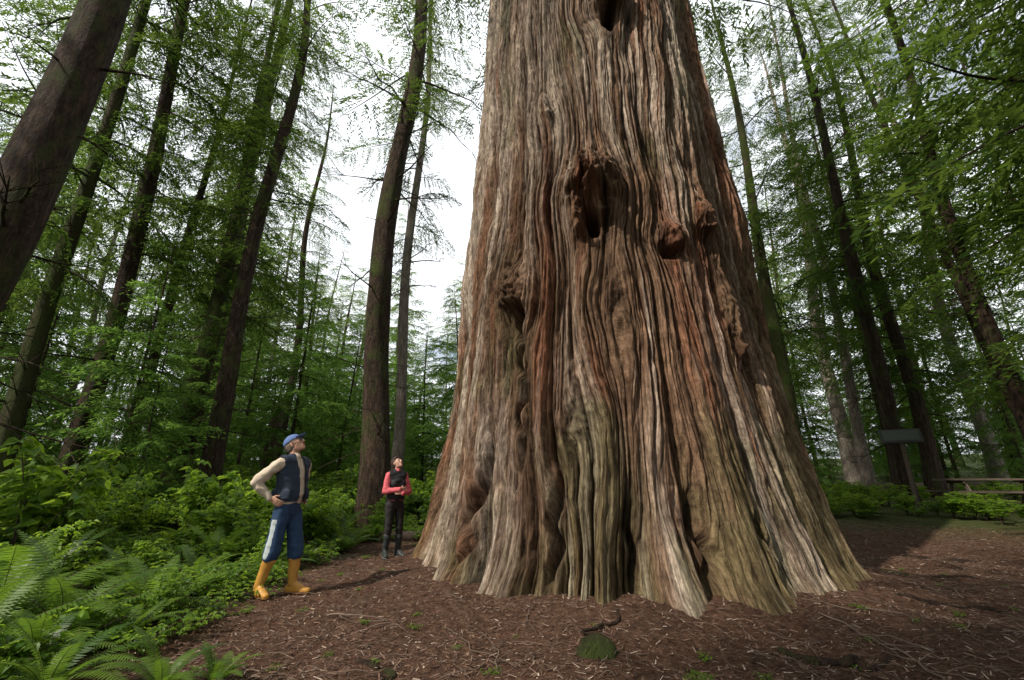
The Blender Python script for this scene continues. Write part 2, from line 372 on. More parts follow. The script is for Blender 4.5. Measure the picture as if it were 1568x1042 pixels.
def conifer(name, seed, H=30, r0=.30, hb=7, Lmax=3.2, per_m=4.2, dead=22, mats=None, tpl=None, tilt=.0, lean=0.0, seg=20, flare=.35, gap=.12):
    r = np.random.default_rng(seed); mb = MB(); tpl = tpl or TPL
    nz = 46 if H > 12 else 14
    z = np.linspace(-.6 if H > 12 else -.1, H, nz); t = np.clip(z / H, 0, 1)
    wob = H * .006
    P = np.stack([lean * z + wob * vnoise(z * .12, 0, 0, seed) * 2 * sstep(0, 5, z), wob * 2 * vnoise(z * .12, 5, 0, seed + 1) * sstep(0, 5, z), z], 1)
    R = r0 * ((1 - t) ** .75 * .97 + .03) * (1 + flare * np.exp(-np.clip(z, 0, 99) / (.6 + r0)))
    V, F = tube(P, R, seg)
    Vr = V.reshape(nz, seg, 3); cen = P[:, None, :]; a = np.arange(seg) * 2 * PI / seg
    nn = 1 + .09 * vnoise(np.cos(a)[None] * 3, np.sin(a)[None] * 3, z[:, None] * .5, seed) + .10 * np.exp(-np.clip(z, 0, 9) / .5)[:, None] * np.sin(a * 5 + seed)[None]
    V = (cen + (Vr - cen) * nn[..., None]).reshape(-1, 3)
    mb.add(V, F, 0)
    pos = lambda h: np.array([np.interp(h, z, P[:, 0]), np.interp(h, z, P[:, 1]), h])
    for k in range(dead):
        h = r.uniform(1.6, hb + 3); L = r.uniform(.25, 2.3) * (.6 + .4 * h / hb); az = r.uniform(0, 2 * PI)
        s = np.linspace(0, 1, 6); up = r.uniform(-.35, .35)
        d = np.array([math.cos(az), math.sin(az), up]); q = pos(h) + d * s[:, None] * L
        q[:, 2] += r.uniform(-.4, .25) * L * s * s; q[:, :2] += r.normal(0, .03, (6, 2)) * L * s[:, None]
        mb.add(*tube(q, (.022 * (1 - s) + .004) * (.7 + .3 * L), 5), 0)
        for j in range(int(L * 5)):
            q0 = q[r.integers(2, 6)]; d2 = d + r.normal(0, .6, 3); l2 = L * r.uniform(.15, .4)
            qq = q0 + d2 * np.linspace(0, 1, 3)[:, None] * l2
            mb.add(*tube(qq, np.array([.008, .006, .002]), 3), 0)
    n = int((H - hb) * per_m)
    for k in range(n):
        u = (k + r.random()) / n; h = hb + (H - hb) * u ** 1.05
        if r.random() < gap: continue
        L = Lmax * (min(1, .45 + 2.2 * u) * (1 - u) ** .6 + .08) * r.uniform(.5, 1.2)
        az = k * 2.39996 + r.normal(0, .5)
        LV, LF, WV, WF = tpl[r.integers(len(tpl))]
        pit = r.normal(.0 + tilt + .35 * u, .18)
        M = np.array(Euler((r.normal(0, .2), -pit, az)).to_matrix())
        p = pos(min(h, H * .99)); tint = r.random()
        mb.add((LV * L) @ M.T + p, LF, 1, tint, False); mb.add((WV * L) @ M.T + p, WF, 0)
    return mb.build(name, mats or [M_bark, M_needle])

VA = [conifer('hemlock_a', 101, 28, .30, 6.0, 4.2, 3.6, 34),
      conifer('hemlock_b', 102, 30, .30, 8, 3.9, 3.2, 40, gap=.15),
      conifer('cedar_c', 103, 26, .30, 4.0, 4.4, 3.4, 26, mats=[M_barkm, M_needle]),
      conifer('hemlock_d', 104, 32, .30, 12, 3.2, 2.6, 46, gap=.25),
      conifer('pale_e', 105, 30, .30, 8, 3.4, 2.4, 20, mats=[M_barkg, M_needle], gap=.2),
      conifer('cedar_f', 106, 25, .30, 3.0, 5.2, 4.4, 10)]
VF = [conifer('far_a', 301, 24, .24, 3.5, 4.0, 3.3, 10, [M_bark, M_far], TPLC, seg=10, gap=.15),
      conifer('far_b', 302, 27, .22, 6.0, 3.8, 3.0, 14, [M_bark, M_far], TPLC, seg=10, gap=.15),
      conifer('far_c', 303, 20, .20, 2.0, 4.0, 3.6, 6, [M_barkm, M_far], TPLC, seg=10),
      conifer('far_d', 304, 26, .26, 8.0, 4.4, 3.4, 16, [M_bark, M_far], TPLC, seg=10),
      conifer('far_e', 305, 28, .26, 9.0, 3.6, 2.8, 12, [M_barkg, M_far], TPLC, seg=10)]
VS = [conifer('sapling_a', 201, 5.0, .045, .3, 1.7, 12, 0, [M_bark, M_sapling], TPLF, seg=6),
      conifer('sapling_b', 202, 7.0, .06, .4, 2.1, 9, 0, [M_bark, M_sapling], TPLF, seg=6),
      conifer('sapling_c', 203, 10.0, .08, .6, 2.6, 8, 2, [M_bark, M_sapling], TPLC, seg=6)]

rng = np.random.default_rng(7)
def put_tree(name, me, x, y, s, hscale=1.0, lean=(0, 0), rz=None, parent=None):
    return add_obj(name, me, (x, y, float(ground_z(x, y)) - .05), (lean[1], lean[0], rng.uniform(0, 6.28) if rz is None else rz), (s, s, hscale), parent)
near = [
    ('hemlock_tree', 3, -7.45, 5.35, .38, 1.0, (-.02, 0)),
    ('mossy_hemlock_tree', 2, -11.4, 10.5, .20, 1.25, (-.01, 0)),
    ('hemlock_tree', 0, -11.2, 12.0, .25, 1.1, (.06, 0)),
    ('hemlock_tree', 1, -8.3, 13.0, .28, .95, (.012, 0)),
    ('cedar_tree', 2, -10.7, 15.0, .32, 1.35, (.04, 0)),
    ('cedar_tree', 0, -11.1, 15.6, .24, 1.0, (.08, 0)),
    ('hemlock_tree', 3, -3.4, 12.0, .38, .95, (0, 0)),
    ('pale_hemlock_tree', 4, -4.15, 17.0, .22, 1.1, (.0, 0)),
    ('hemlock_tree', 1, -11.0, 22.0, .22, .8, (.02, 0)),
    ('hemlock_tree', 0, -13.2, 16.0, .19, .9, (-.03, 0)),
    ('hemlock_tree', 0, -16.5, 13.0, .27, 1.0, (.03, 0)),
    ('hemlock_tree', 0, 11.5, 14.0, .22, .95, (0, 0)),
    ('hemlock_tree', 1, 12.6, 11.2, .18, .9, (0, 0)),
    ('cedar_tree', 5, 15.6, 17.6, .26, 1.1, (0, 0)),
    ('pale_hemlock_tree', 4, 17.2, 24.0, .36, 1.0, (0, 0)),
    ('pale_hemlock_tree', 4, 22.5, 22.0, .32, 1.0, (0, 0)),
    ('pale_hemlock_tree', 4, 14.6, 19.5, .22, 1.0, (.02, 0)),
    ('hemlock_tree', 0, 16.0, 14.0, .17, 1.0, (-.09, 0)),
    ('cedar_tree', 5, 10.8, 4.8, .34, 1.0, (0, 0)),
    ('cedar_tree', 5, 12.2, 7.3, .34, 1.0, (0, 0)),
    ('cedar_tree', 5, 15.5, 10.0, .33, 1.0, (0, 0)),
    ('cedar_tree', 2, 10.2, 17.0, .30, 1.0, (0, 0)),
    ('cedar_tree', 5, 8.5, -.5, .33, 1.0, (0, 0)),
]
placed = []
for (n, v, x, y, r_, hs, ln) in near:
    o = put_tree(n, VA[v], x, y, r_ / .30, hs, ln); placed.append((x, y))
forest = bpy.data.objects.new('distant_forest', None); COL.objects.link(forest)
cnt = 0
while cnt < 122:
    a = math.radians(rng.uniform(-68, 64)); d = 18 + 55 * rng.random() ** .9
    x, y = d * math.sin(a), d * math.cos(a)
    if min((x - q[0]) ** 2 + (y - q[1]) ** 2 for q in placed) < 2.6 ** 2: continue
    k = x / y
    if -.44 < k < -.06 and d < 36: cnt += .3; continue
    if k < 0 and d < 21 and rng.random() < .5: continue
    v = int(rng.choice([0, 1, 2, 3, 4], p=[.23, .22, .15, .18, .22]))
    s = rng.uniform(.8, 1.15)
    put_tree('shade_blocker_tree', VF[v], x, y, s, rng.uniform(.8, 1.1), (rng.normal(0, .03), rng.normal(0, .03)), parent=forest)
    placed.append((x, y)); cnt += 1
for (x, y, v, s) in [(-6.7, -4.5, 0, .95), (-10.7, -7.4, 0, 1.0), (-14.8, -10.3, 3, 1.0), (-13.9, 2.0, 1, .72), (-2.2, -4.2, 3, 1.1), (3, -5.5, 0, 1.2), (-1, -10, 3, 1.1), (7, -6, 0, 1.1), (12, -1, 3, 1.15), (15, 4, 0, 1.1), (-24, -4, 1, 1.0), (18, -6, 0, 1), (-4, -14, 0, 1.1)]:  # unseen trees added to block sun, shading foreground and right, leaving a lit gap
    put_tree('shade_blocker_tree', VF[v], x, y, s, 1, parent=forest)

sap = bpy.data.objects.new('young_hemlock_thicket', None); COL.objects.link(sap)
cnt = 0
while cnt < 175:
    a = math.radians(rng.uniform(-60, 58)); d = rng.uniform(14, 58)
    x, y = d * math.sin(a), d * math.cos(a)
    if x > -1 and (d < 23 or rng.random() < .45): continue
    if x < -1 and d < 17 and rng.random() < .8: continue
    s = rng.uniform(.45, .95) * (1 if d < 32 else 1.25)
    add_obj('sapling', VS[int(rng.integers(0, 3))], (x, y, float(ground_z(x, y))), (rng.normal(0, .05), rng.normal(0, .05), rng.uniform(0, 6.28)), (s, s, s), sap); cnt += 1
for k in range(48):
    kk = rng.uniform(-.50, -.08); y = rng.uniform(17, 42); x = kk * y; s = rng.uniform(.6, 1.0) * (1 if y < 26 else 1.3)
    if k % 4 == 0: kk = rng.uniform(.62, 1.1); y = rng.uniform(20, 34); x = kk * y
    add_obj('sapling', VS[int(rng.integers(0, 3))], (x, y, float(ground_z(x, y))), (rng.normal(0, .05), rng.normal(0, .05), rng.uniform(0, 6.28)), (s, s, s), sap)

mb = MB(); r = np.random.default_rng(5)
for k in range(80):
    h = 12.5 + 26 * (k / 80.0); L = r.uniform(2.2, 4.0) * (1 - .5 * k / 80); az = k * 2.4
    rr = np.interp(h, [10, 16, 25, 40], [2.05, 1.8, 1.3, .2])
    LV, LF, WV, WF = TPL[k % 4]; M = np.array(Euler((0, .25 + r.normal(0, .1), az)).to_matrix())
    p = np.array([math.cos(az) * rr, math.sin(az) * rr, h])
    mb.add((LV * L) @ M.T + p, LF, 1, r.random(), False); mb.add((WV * L) @ M.T + p, WF, 0)
add_obj('crown', mb.build('cedar_crown', [M_bark, M_needle]), parent=GIANT)

# ------------------------------------------------------------------ undergrowth
def shrub(seed, h=.9, stems=11, leaf=.085, spread=.5, dens=10):
    r = np.random.default_rng(seed); mb = MB()
    for s in range(stems):
        az = r.uniform(0, 2 * PI); H = h * r.uniform(.55, 1.1); out_ = spread * r.uniform(.3, 1.0)
        t = np.linspace(0, 1, 7)
        P = np.stack([math.cos(az) * out_ * t ** 1.5, math.sin(az) * out_ * t ** 1.5, H * (t - .18 * t ** 3)], 1)
        mb.add(*tube(P, .006 * (1 - t) + .002, 4), 0)
        nl = int(dens * H / .9) + 5
        for k in range(nl):
            tt = r.uniform(.25, 1) ** .7; p = np.array([np.interp(tt, t, P[:, i]) for i in range(3)])
            a = r.uniform(0, 2 * PI); pet = r.uniform(.03, .14)
            q = p + np.array([math.cos(a), math.sin(a), r.uniform(-.1, .4)]) * pet
            tint = r.random()
            for da in (-.95, 0, .95):
                A = a + da; L = leaf * r.uniform(.7, 1.25) * (1.15 if da == 0 else .9); w = L * r.uniform(.30, .40)
                D = np.array([math.cos(A), math.sin(A), r.uniform(-.45, .05)]); D /= np.linalg.norm(D)
                S = np.cross(D, [0, 0, 1]); S /= np.linalg.norm(S); U = np.cross(S, D)
                roll = r.normal(0, .3); S = S * math.cos(roll) + U * math.sin(roll); U = np.cross(S, D)
                f = .16 * L
                V = [q, q + D * .22 * L + S * w * .75 + U * f, q + D * .55 * L + S * w * .85 + U * f * .8, q + D * L - U * .12 * L, q + D * .55 * L - S * w * .85 + U * f * .8, q + D * .22 * L - S * w * .75 + U * f, q + D * .5 * L]
                mb.add(V, [[0, 1, 6], [1, 2, 6], [2, 3, 6], [3, 4, 6], [4, 5, 6], [5, 0, 6]], 1, tint, False)
    return mb.build('shrub', [M_twig, M_shrub])
SH = [shrub(1), shrub(2, 1.2, 12), shrub(3, .7, 12, .07), shrub(4, 1.0, 13, .11), shrub(5, .75, 8, .17, .5, 5)]
SL = [shrub(6, .30, 7, .055, .25), shrub(7, .22, 8, .045, .3)]

def fern(seed, n=16, L0=.85):
    r = np.random.default_rng(seed); mb = MB()
    for k in range(n):
        az = 2 * PI * k / n + r.normal(0, .2); L = L0 * r.uniform(.7, 1.15); el = math.radians(r.uniform(38, 78)); bend = r.uniform(.7, 1.5)
        m_ = 34; t = np.linspace(0, 1, m_); ang = el - bend * t ** 1.3
        dx = np.cos(ang); dz = np.sin(ang); x = np.cumsum(dx) * L / m_; z = np.cumsum(dz) * L / m_
        h = np.array([math.cos(az), math.sin(az), 0]); P = x[:, None] * h + z[:, None] * np.array([0, 0, 1])
        mb.add(*tube(P[::3], .004 * (1 - t[::3]) + .001, 3), 0)
        side = np.array([-h[1], h[0], 0]); T = dx[:, None] * h + dz[:, None] * np.array([0, 0, 1])
        tint = r.random()
        pl = .13 * L / .85 * np.sin(PI * np.clip(t * .93 + .06, 0, 1)) ** .7
        for sg in (-1, 1):
            i = np.arange(3, m_); D = side * sg + T[i] * .28; D = D / np.linalg.norm(D, axis=1)[:, None]; D[:, 2] -= .15 + r.uniform(-.08, .08, len(i))
            b = P[i]; w = L / m_ * .36
            Vq = np.stack([b - T[i] * w, b + D * (pl[i] * .5)[:, None] - T[i] * w * .9, b + D * pl[i][:, None] + T[i] * w, b + D * (pl[i] * .5)[:, None] + T[i] * w, b + T[i] * w], 1).reshape(-1, 3)
            mb.add(Vq, np.arange(len(Vq)).reshape(-1, 5), 1, tint, False)
    return mb.build('sword_fern', [M_twig, M_fern])
FN = [fern(1), fern(2, 13, 1.0), fern(3, 18, .75)]

und = bpy.data.objects.new('undergrowth', None); COL.objects.link(und)
cnt = 0
while cnt < 850:
    x = rng.uniform(-15, 2.5); y = rng.uniform(3.0, 20)
    if x > -2.2 and y < 11.5: continue
    if abs(x) > 1.35 * y + 1.5: continue
    if veg_mask(x, y) < .6 or math.hypot(x - GC[0], y - GC[1]) < 3.9: continue
    s = rng.uniform(.5, 1.1) * (1.0 if y > 8 or x < -6 else .62)
    if y < 7 and x > -6: s *= .75
    if rng.random() < .10: s *= 1.5
    add_obj('shrub', SH[int(rng.integers(0, 5))], (x, y, float(ground_z(x, y)) - .03), (rng.normal(0, .12), rng.normal(0, .12), rng.uniform(0, 6.28)), (s, s, s * rng.uniform(.8, 1.25)), und); cnt += 1
cnt = 0
while cnt < 420:
    a = math.radians(rng.uniform(14, 62)); d = rng.uniform(13.5, 30); x, y = d * math.sin(a), d * math.cos(a)
    if veg_mask(x, y) < .5: continue
    if math.hypot(x - 12.3, y - 12.2) < 1.9: continue
    s = rng.uniform(.4, .85)
    add_obj('shrub', SH[int(rng.integers(0, 4))], (x, y, float(ground_z(x, y)) - .03), (0, 0, rng.uniform(0, 6.28)), (s, s, s * .8), und); cnt += 1
cnt = 0
while cnt < 520:
    x = rng.uniform(-7, 2.0); y = rng.uniform(3.0, 13)
    v = float(veg_mask(x, y))
    if v < .05 or abs(x) > 1.35 * y + 1: continue
    s = rng.uniform(.6, 1.2)
    add_obj('herb', SL[int(rng.integers(0, 2))], (x, y, float(ground_z(x, y)) - .01), (0, 0, rng.uniform(0, 6.28)), (s, s, s), und); cnt += 1
for k in range(80):
    x = rng.uniform(-2.9, 6); y = rng.uniform(3.2, 5.2) if k % 2 else rng.uniform(3.2, 10)
    if math.hypot(x - GC[0], y - GC[1]) < 3.5: continue
    s = rng.uniform(.12, .3)
    add_obj('seedling', SL[k % 2], (x, y, float(ground_z(x, y)) - .01), (0, 0, rng.uniform(0, 6.28)), (s, s, s), und)
ferns = [(-3.75, 4.35, 1.15, 0), (-4.5, 4.5, 1.15, 1), (-3.25, 3.6, .75, 2), (-2.15, 3.3, .5, 0), (-1.85, 3.35, .4, 2), (-3.1, 9.3, 1.0, 0), (-3.6, 10.0, 1.1, 1), (-2.9, 10.4, .9, 2),
         (-5.2, 5.6, 1.2, 2), (-5.9, 6.9, 1.1, 0), (-4.6, 7.8, .9, 1), (-1.6, 11.0, .9, 0), (-6.6, 5.4, 1.2, 1), (-4.2, 5.6, .8, 0), (-7.6, 8.2, 1.1, 0), (-3.9, 3.7, 1.0, 1), (-4.9, 3.9, 1.2, 0), (-4.0, 6.4, .8, 2),
         (-3.1, 4.2, .6, 2), (-3.5, 5.0, .8, 1), (-5.6, 4.6, 1.2, 2), (-3.4, 7.2, .7, 0), (-6.0, 9.4, 1.1, 1), (-2.9, 3.35, .7, 0), (-3.3, 6.1, .55, 2)]
for (x, y, s, v) in ferns:
    add_obj('sword_fern', FN[v], (x, y, float(ground_z(x, y)) - .02), (0, 0, rng.uniform(0, 6.28)), (s, s, s))

# ------------------------------------------------------------------ litter, twigs, roots, logs
r = np.random.default_rng(9)
n = 75000
lx = r.uniform(-5, 9.5, n); ly = 2.9 + 9 * r.random(n) ** 1.4
k = (np.hypot(lx - GC[0], ly - GC[1]) > 2.6); lx = lx[k]; ly = ly[k]; n = len(lx)
lz = ground_z(lx, ly) + .004
a = r.uniform(0, 2 * PI, n); L = r.uniform(.012, .07, n); w = r.uniform(.0015, .006, n)
D = np.stack([np.cos(a), np.sin(a), r.uniform(-.1, .35, n)], 1); S = np.stack([-np.sin(a), np.cos(a), r.uniform(-.5, .5, n)], 1)
B = np.stack([lx, ly, lz], 1)
Vq = np.stack([B - S * w[:, None], B + S * w[:, None], B + D * L[:, None] + S * w[:, None] * .6, B + D * L[:, None] - S * w[:, None] * .6], 1).reshape(-1, 3)
m, nt, out = newmat('needle_litter')
c = ramp(nt, attr(nt, 'tint'), [(0, (.03, .016, .010)), (.5, (.11, .06, .04)), (.85, (.21, .13, .09)), (1, (.42, .34, .27))])
p = nd(nt, 'ShaderNodeBsdfPrincipled'); p.inputs['Roughness'].default_value = .9; nt.links.new(c, p.inputs['Base Color']); nt.links.new(p.outputs[0], out.inputs[0])
mb = MB(); mb.add(Vq, np.arange(len(Vq)).reshape(-1, 4), 0, np.repeat(r.random(n), 4), False)
add_obj('needle_litter', mb.build('needle_litter', [m]))
mb = MB()
for k in range(1000):
    big = k >= 968
    x = r.uniform(-4, 9); y = 3.0 + 8 * r.random() ** 1.3
    if big: x = r.uniform(-2.2, 9); y = r.uniform(3.1, 8)
    if math.hypot(x - GC[0], y - GC[1]) < 3.3: continue
    L = r.uniform(.08, .5) * (1 if k % 7 else 1.6); a = r.uniform(0, 2 * PI); t = np.linspace(0, 1, 9)
    if big: L = r.uniform(.4, 1.1)
    bend = r.normal(0, .09) * L; kink = r.normal(0, .03, 9) * L * np.sin(PI * t)
    px = x + math.cos(a) * L * t - math.sin(a) * (bend * np.sin(PI * t) + kink); py = y + math.sin(a) * L * t + math.cos(a) * (bend * np.sin(PI * t) + kink)
    if np.min(np.hypot(px - GC[0], py - GC[1])) < 3.1: continue
    pz = ground_z(px, py) + .010 + r.uniform(0, .04) * np.sin(PI * t)
    rad = r.uniform(.0012, .005) if not big else r.uniform(.006, .012)
    mb.add(*tube(np.stack([px, py, pz], 1), rad * (1 - .6 * t), 5), 0)
    if big:
        for j in range(2):
            q = int(r.integers(2, 7)); a2 = a + r.choice([-1, 1]) * r.uniform(.4, 1.0); l2 = L * r.uniform(.15, .4); tt = np.linspace(0, 1, 4)
            qx = px[q] + math.cos(a2) * l2 * tt; qy = py[q] + math.sin(a2) * l2 * tt
            mb.add(*tube(np.stack([qx, qy, ground_z(qx, qy) + .02 + .03 * tt], 1), rad * .5 * (1 - .7 * tt), 4), 0)
add_obj('fallen_twigs', mb.build('fallen_twigs', [M_stick]))
mb = MB()
def root(pts, r0, lift=.0):
    pts = np.array(pts, float); t = np.linspace(0, 1, len(pts)); tt = np.linspace(0, 1, 30)
    px = np.interp(tt, t, pts[:, 0]) + .10 * vnoise(tt * 7, 1, 0, int(r0 * 999)); py = np.interp(tt, t, pts[:, 1]) + .10 * vnoise(tt * 7, 9, 0, int(r0 * 999))
    pz = ground_z(px, py) + lift * np.sin(PI * tt) - r0 * .35 - r0 * 1.2 * np.clip(vnoise(tt * 5, 4, 0, 3), 0, 1) - r0 * .8 * (tt > .95)
    mb.add(*tube(np.stack([px, py, pz], 1), r0 * (1 - .65 * tt) * (1 + .3 * vnoise(tt * 12, 3, 0, 4)), 8), 0)
root([(4.2, 5.4), (4.7, 4.9), (5.5, 4.7)], .04, .02)
root([(5.0, 6.9), (5.9, 6.4), (7.2, 6.6)], .05, .02); root([(1.0, 4.7), (.55, 4.2), (.75, 3.6)], .016, .05)
root([(-1.0, 3.8), (-.8, 3.5), (-1.1, 3.3)], .03, .02)
root([(2.1, 3.9), (2.5, 3.7), (3.0, 3.9)], .04, .06)
root([(6.2, 8.0), (7.2, 7.7), (8.6, 8.2)], .06, .03)
add_obj('tree_roots', mb.build('tree_roots', [M_root]))
mb = MB(); t = np.linspace(0, 1, 8); V, F = tube(np.stack([t * .02, 0 * t, -.08 + .2 * t], 1), np.array([.20, .17, .145, .135, .12, .105, .06, .002]), 22)
V *= (1 + .25 * vnoise(V[:, 0:1] * 14, V[:, 1:2] * 14, V[:, 2:3] * 14, 3)); mb.add(V, F, 0)
add_obj('mossy_stump', mb.build('mossy_stump', [M_barkm]), (.62, 3.85, float(ground_z(.62, 3.85)) + .02), scale=(1.05, .85, .9))
def log(name, p0, p1, r0, mat):
    t = np.linspace(0, 1, 16); p0 = np.array(p0, float); p1 = np.array(p1, float); xy = p0 + (p1 - p0) * t[:, None]
    z = ground_z(xy[:, 0], xy[:, 1]) + r0 * .7; z = np.linspace(z[0], z[-1], 16)
    rr = r0 * (1 - .3 * t) * (1 + .08 * vnoise(t * 7, 0, 0, 3)); rr[0] *= .02; rr[-1] *= .02; P = np.stack([xy[:, 0], xy[:, 1], z], 1); P[0] = P[1] - (P[1] - P[0]) * .01; P[-1] = P[-2] + (P[-1] - P[-2]) * .01
    mb = MB(); mb.add(*tube(P, rr, 14), 0); add_obj(name, mb.build(name, [mat]))
log('fallen_log', (-2.9, 10.3), (-1.0, 10.7), .12, M_stick)
log('fallen_log', (13.5, 18.5), (26, 20), .28, M_stick)
log('fallen_log', (9.0, 16.0), (13.0, 19.5), .16, M_barkm)
mb = MB(); t = np.linspace(0, 1, 14); V, F = tube(np.stack([.1 * t, 0 * t, 4.2 * t], 1), .32 * (1 - .35 * t), 18)
V[-18:, 2] += np.random.default_rng(3).uniform(-.6, .5, 18); mb.add(V, F, 0)
add_obj('broken_snag', mb.build('broken_snag', [M_stick]), (-9.6, 18.5, .2))

# ------------------------------------------------------------------ picnic table and trail sign
M_table = plain_mat('weathered_planks', (.13, .10, .075), .85, .4, 9)
M_metal = plain_mat('dark_steel', (.04, .04, .04), .5, .2, 20)
mb = MB()
for i in range(5): mb.add(*box((0, -.30 + .15 * i, .75), (2.2, .14, .045)), 0, smooth=False)
for sy in (-1, 1):
    for i in range(2): mb.add(*box((0, sy * (.62 + .15 * i), .45), (2.2, .14, .045)), 0, smooth=False)
for sx in (-.8, .8):
    mb.add(*box((sx, 0, .70), (.05, .68, .09)), 0, smooth=False)
    mb.add(*box((sx, 0, .40), (.05, 1.60, .09)), 0, smooth=False)
    for sy in (-1, 1):
        R = Matrix.Rotation(sy * math.radians(28), 3, 'X')
        mb.add(*box((sx + .05, sy * .42, .34), (.045, .10, .80), R), 0, smooth=False)
tx, ty = 12.3, 12.2
tz = float(ground_z(tx, ty))
add_obj('picnic_table', mb.build('picnic_table', [M_table]), (tx, ty, tz), (0, 0, math.radians(-14)))
mb = MB()
mb.add(*box((0, 0, .90), (.08, .08, 2.0)), 0, smooth=False)
mb.add(*box((0, -.06, 1.92), (.92, .035, .42), Matrix.Rotation(math.radians(-25), 3, 'X')), 1, smooth=False)
mb.add(*box((0, -.03, 1.84), (.70, .05, .05)), 0, smooth=False)
mb.add(*box((0, -.084, 1.94), (.80, .004, .32), Matrix.Rotation(math.radians(-25), 3, 'X')), 2, smooth=False)
sx_, sy_ = 10.9, 13.0
add_obj('trail_sign', mb.build('trail_sign', [M_table, M_metal, plain_mat('sign_face', (.07, .08, .065), .6)]), (sx_, sy_, float(ground_z(sx_, sy_))), (0, 0, math.radians(-30)))

# ------------------------------------------------------------------ people
_bm = bmesh.new(); bmesh.ops.create_icosphere(_bm, subdivisions=3, radius=1); ICO = np.array([v.co[:] for v in _bm.verts]); _bm.free()
def hull(sph, R=None, o=(0, 0, 0)):
    pts = []
    for c, rad in sph:
        rad = np.array(rad if hasattr(rad, '__len__') else (rad,) * 3, float); pts.append(ICO * rad + np.array(c, float))
    pts = np.concatenate(pts)
    if R is not None: pts = pts @ np.array(R).T
    pts = pts + np.array(o)
    bm = bmesh.new(); [bm.verts.new(q) for q in pts]
    res = bmesh.ops.convex_hull(bm, input=bm.verts)
    bmesh.ops.delete(bm, geom=list({g for g in res['geom_interior'] + res['geom_unused'] if isinstance(g, bmesh.types.BMVert)}), context='VERTS')
    bmesh.ops.triangulate(bm, faces=bm.faces); bm.verts.index_update()
    V = np.array([v.co[:] for v in bm.verts]); F = np.array([[v.index for v in f.verts] for f in bm.faces]); bm.free()
    return V, F
def remesh(parts, vox, sm=4, fold=0.0, seed=0):
    mb = MB()
    for V, F in parts: mb.add(V, F)
    me = mb.build('tmp', []); o = add_obj('tmp', me)
    md = o.modifiers.new('r', 'REMESH'); md.mode = 'VOXEL'; md.voxel_size = vox
    s = o.modifiers.new('s', 'SMOOTH'); s.factor = .5; s.iterations = sm
    dg = bpy.context.evaluated_depsgraph_get(); ev = o.evaluated_get(dg); em = ev.to_mesh()
    V = np.empty(len(em.vertices) * 3, np.float32); em.vertices.foreach_get('co', V); V = V.reshape(-1, 3)
    N = np.array([q.vector[:] for q in em.vertex_normals]) if hasattr(em, 'vertex_normals') else np.zeros_like(V)
    F = np.array([list(pl.vertices) for pl in em.polygons if len(pl.vertices) == 4])
    ev.to_mesh_clear(); bpy.data.objects.remove(o); bpy.data.meshes.remove(me)
    if fold: V = V + N * (fold * vnoise(V[:, 0] * 22, V[:, 1] * 22, V[:, 2] * 14, seed) + fold * .8 * vnoise(V[:, 0] * 9, V[:, 1] * 9, V[:, 2] * 30, seed + 1))[:, None]
    return V, F, N
cap = lambda a, ra, b, rb: hull([(a, ra), (b, rb)])
def hand(w, d, nrm, thumb, curl=.5, s=1.0):
    w = np.array(w, float); d = np.array(d, float); d /= np.linalg.norm(d); nrm = np.array(nrm, float); nrm -= d * nrm.dot(d); nrm /= np.linalg.norm(nrm)
    sd = np.cross(d, nrm) * thumb; P = []
    offs = [.030, .010, -.010, -.029]; lens = [.072, .080, .074, .058]
    kn = [w + d * (.088 - abs(o_ - .005) * .15) * s + sd * o_ * s for o_ in offs]
    P.append(hull([(w, .022 * s), (kn[0], .011 * s), (kn[3], .010 * s), (kn[1], .012 * s), (w + d * .04 + sd * .03 * s, .012 * s)]))
    for k_, L in zip(kn, lens):
        p = k_; a = curl * .5
        for j, fr in enumerate((.45, .32, .23)):
            dd = d * math.cos(a) + nrm * math.sin(a); q = p + dd * L * fr * s
            P.append(cap(p, (.0095 - .001 * j) * s, q, (.0085 - .001 * j) * s)); p = q; a += curl
    b = w + d * .025 * s + sd * .026 * s; q = b + (d * .55 + sd * .7 + nrm * .3) * .042 * s; q2 = q + (d * .85 + sd * .3 + nrm * .35) * .034 * s
    P += [cap(b, .013 * s, q, .0105 * s), cap(q, .0105 * s, q2, .008 * s)]
    return P

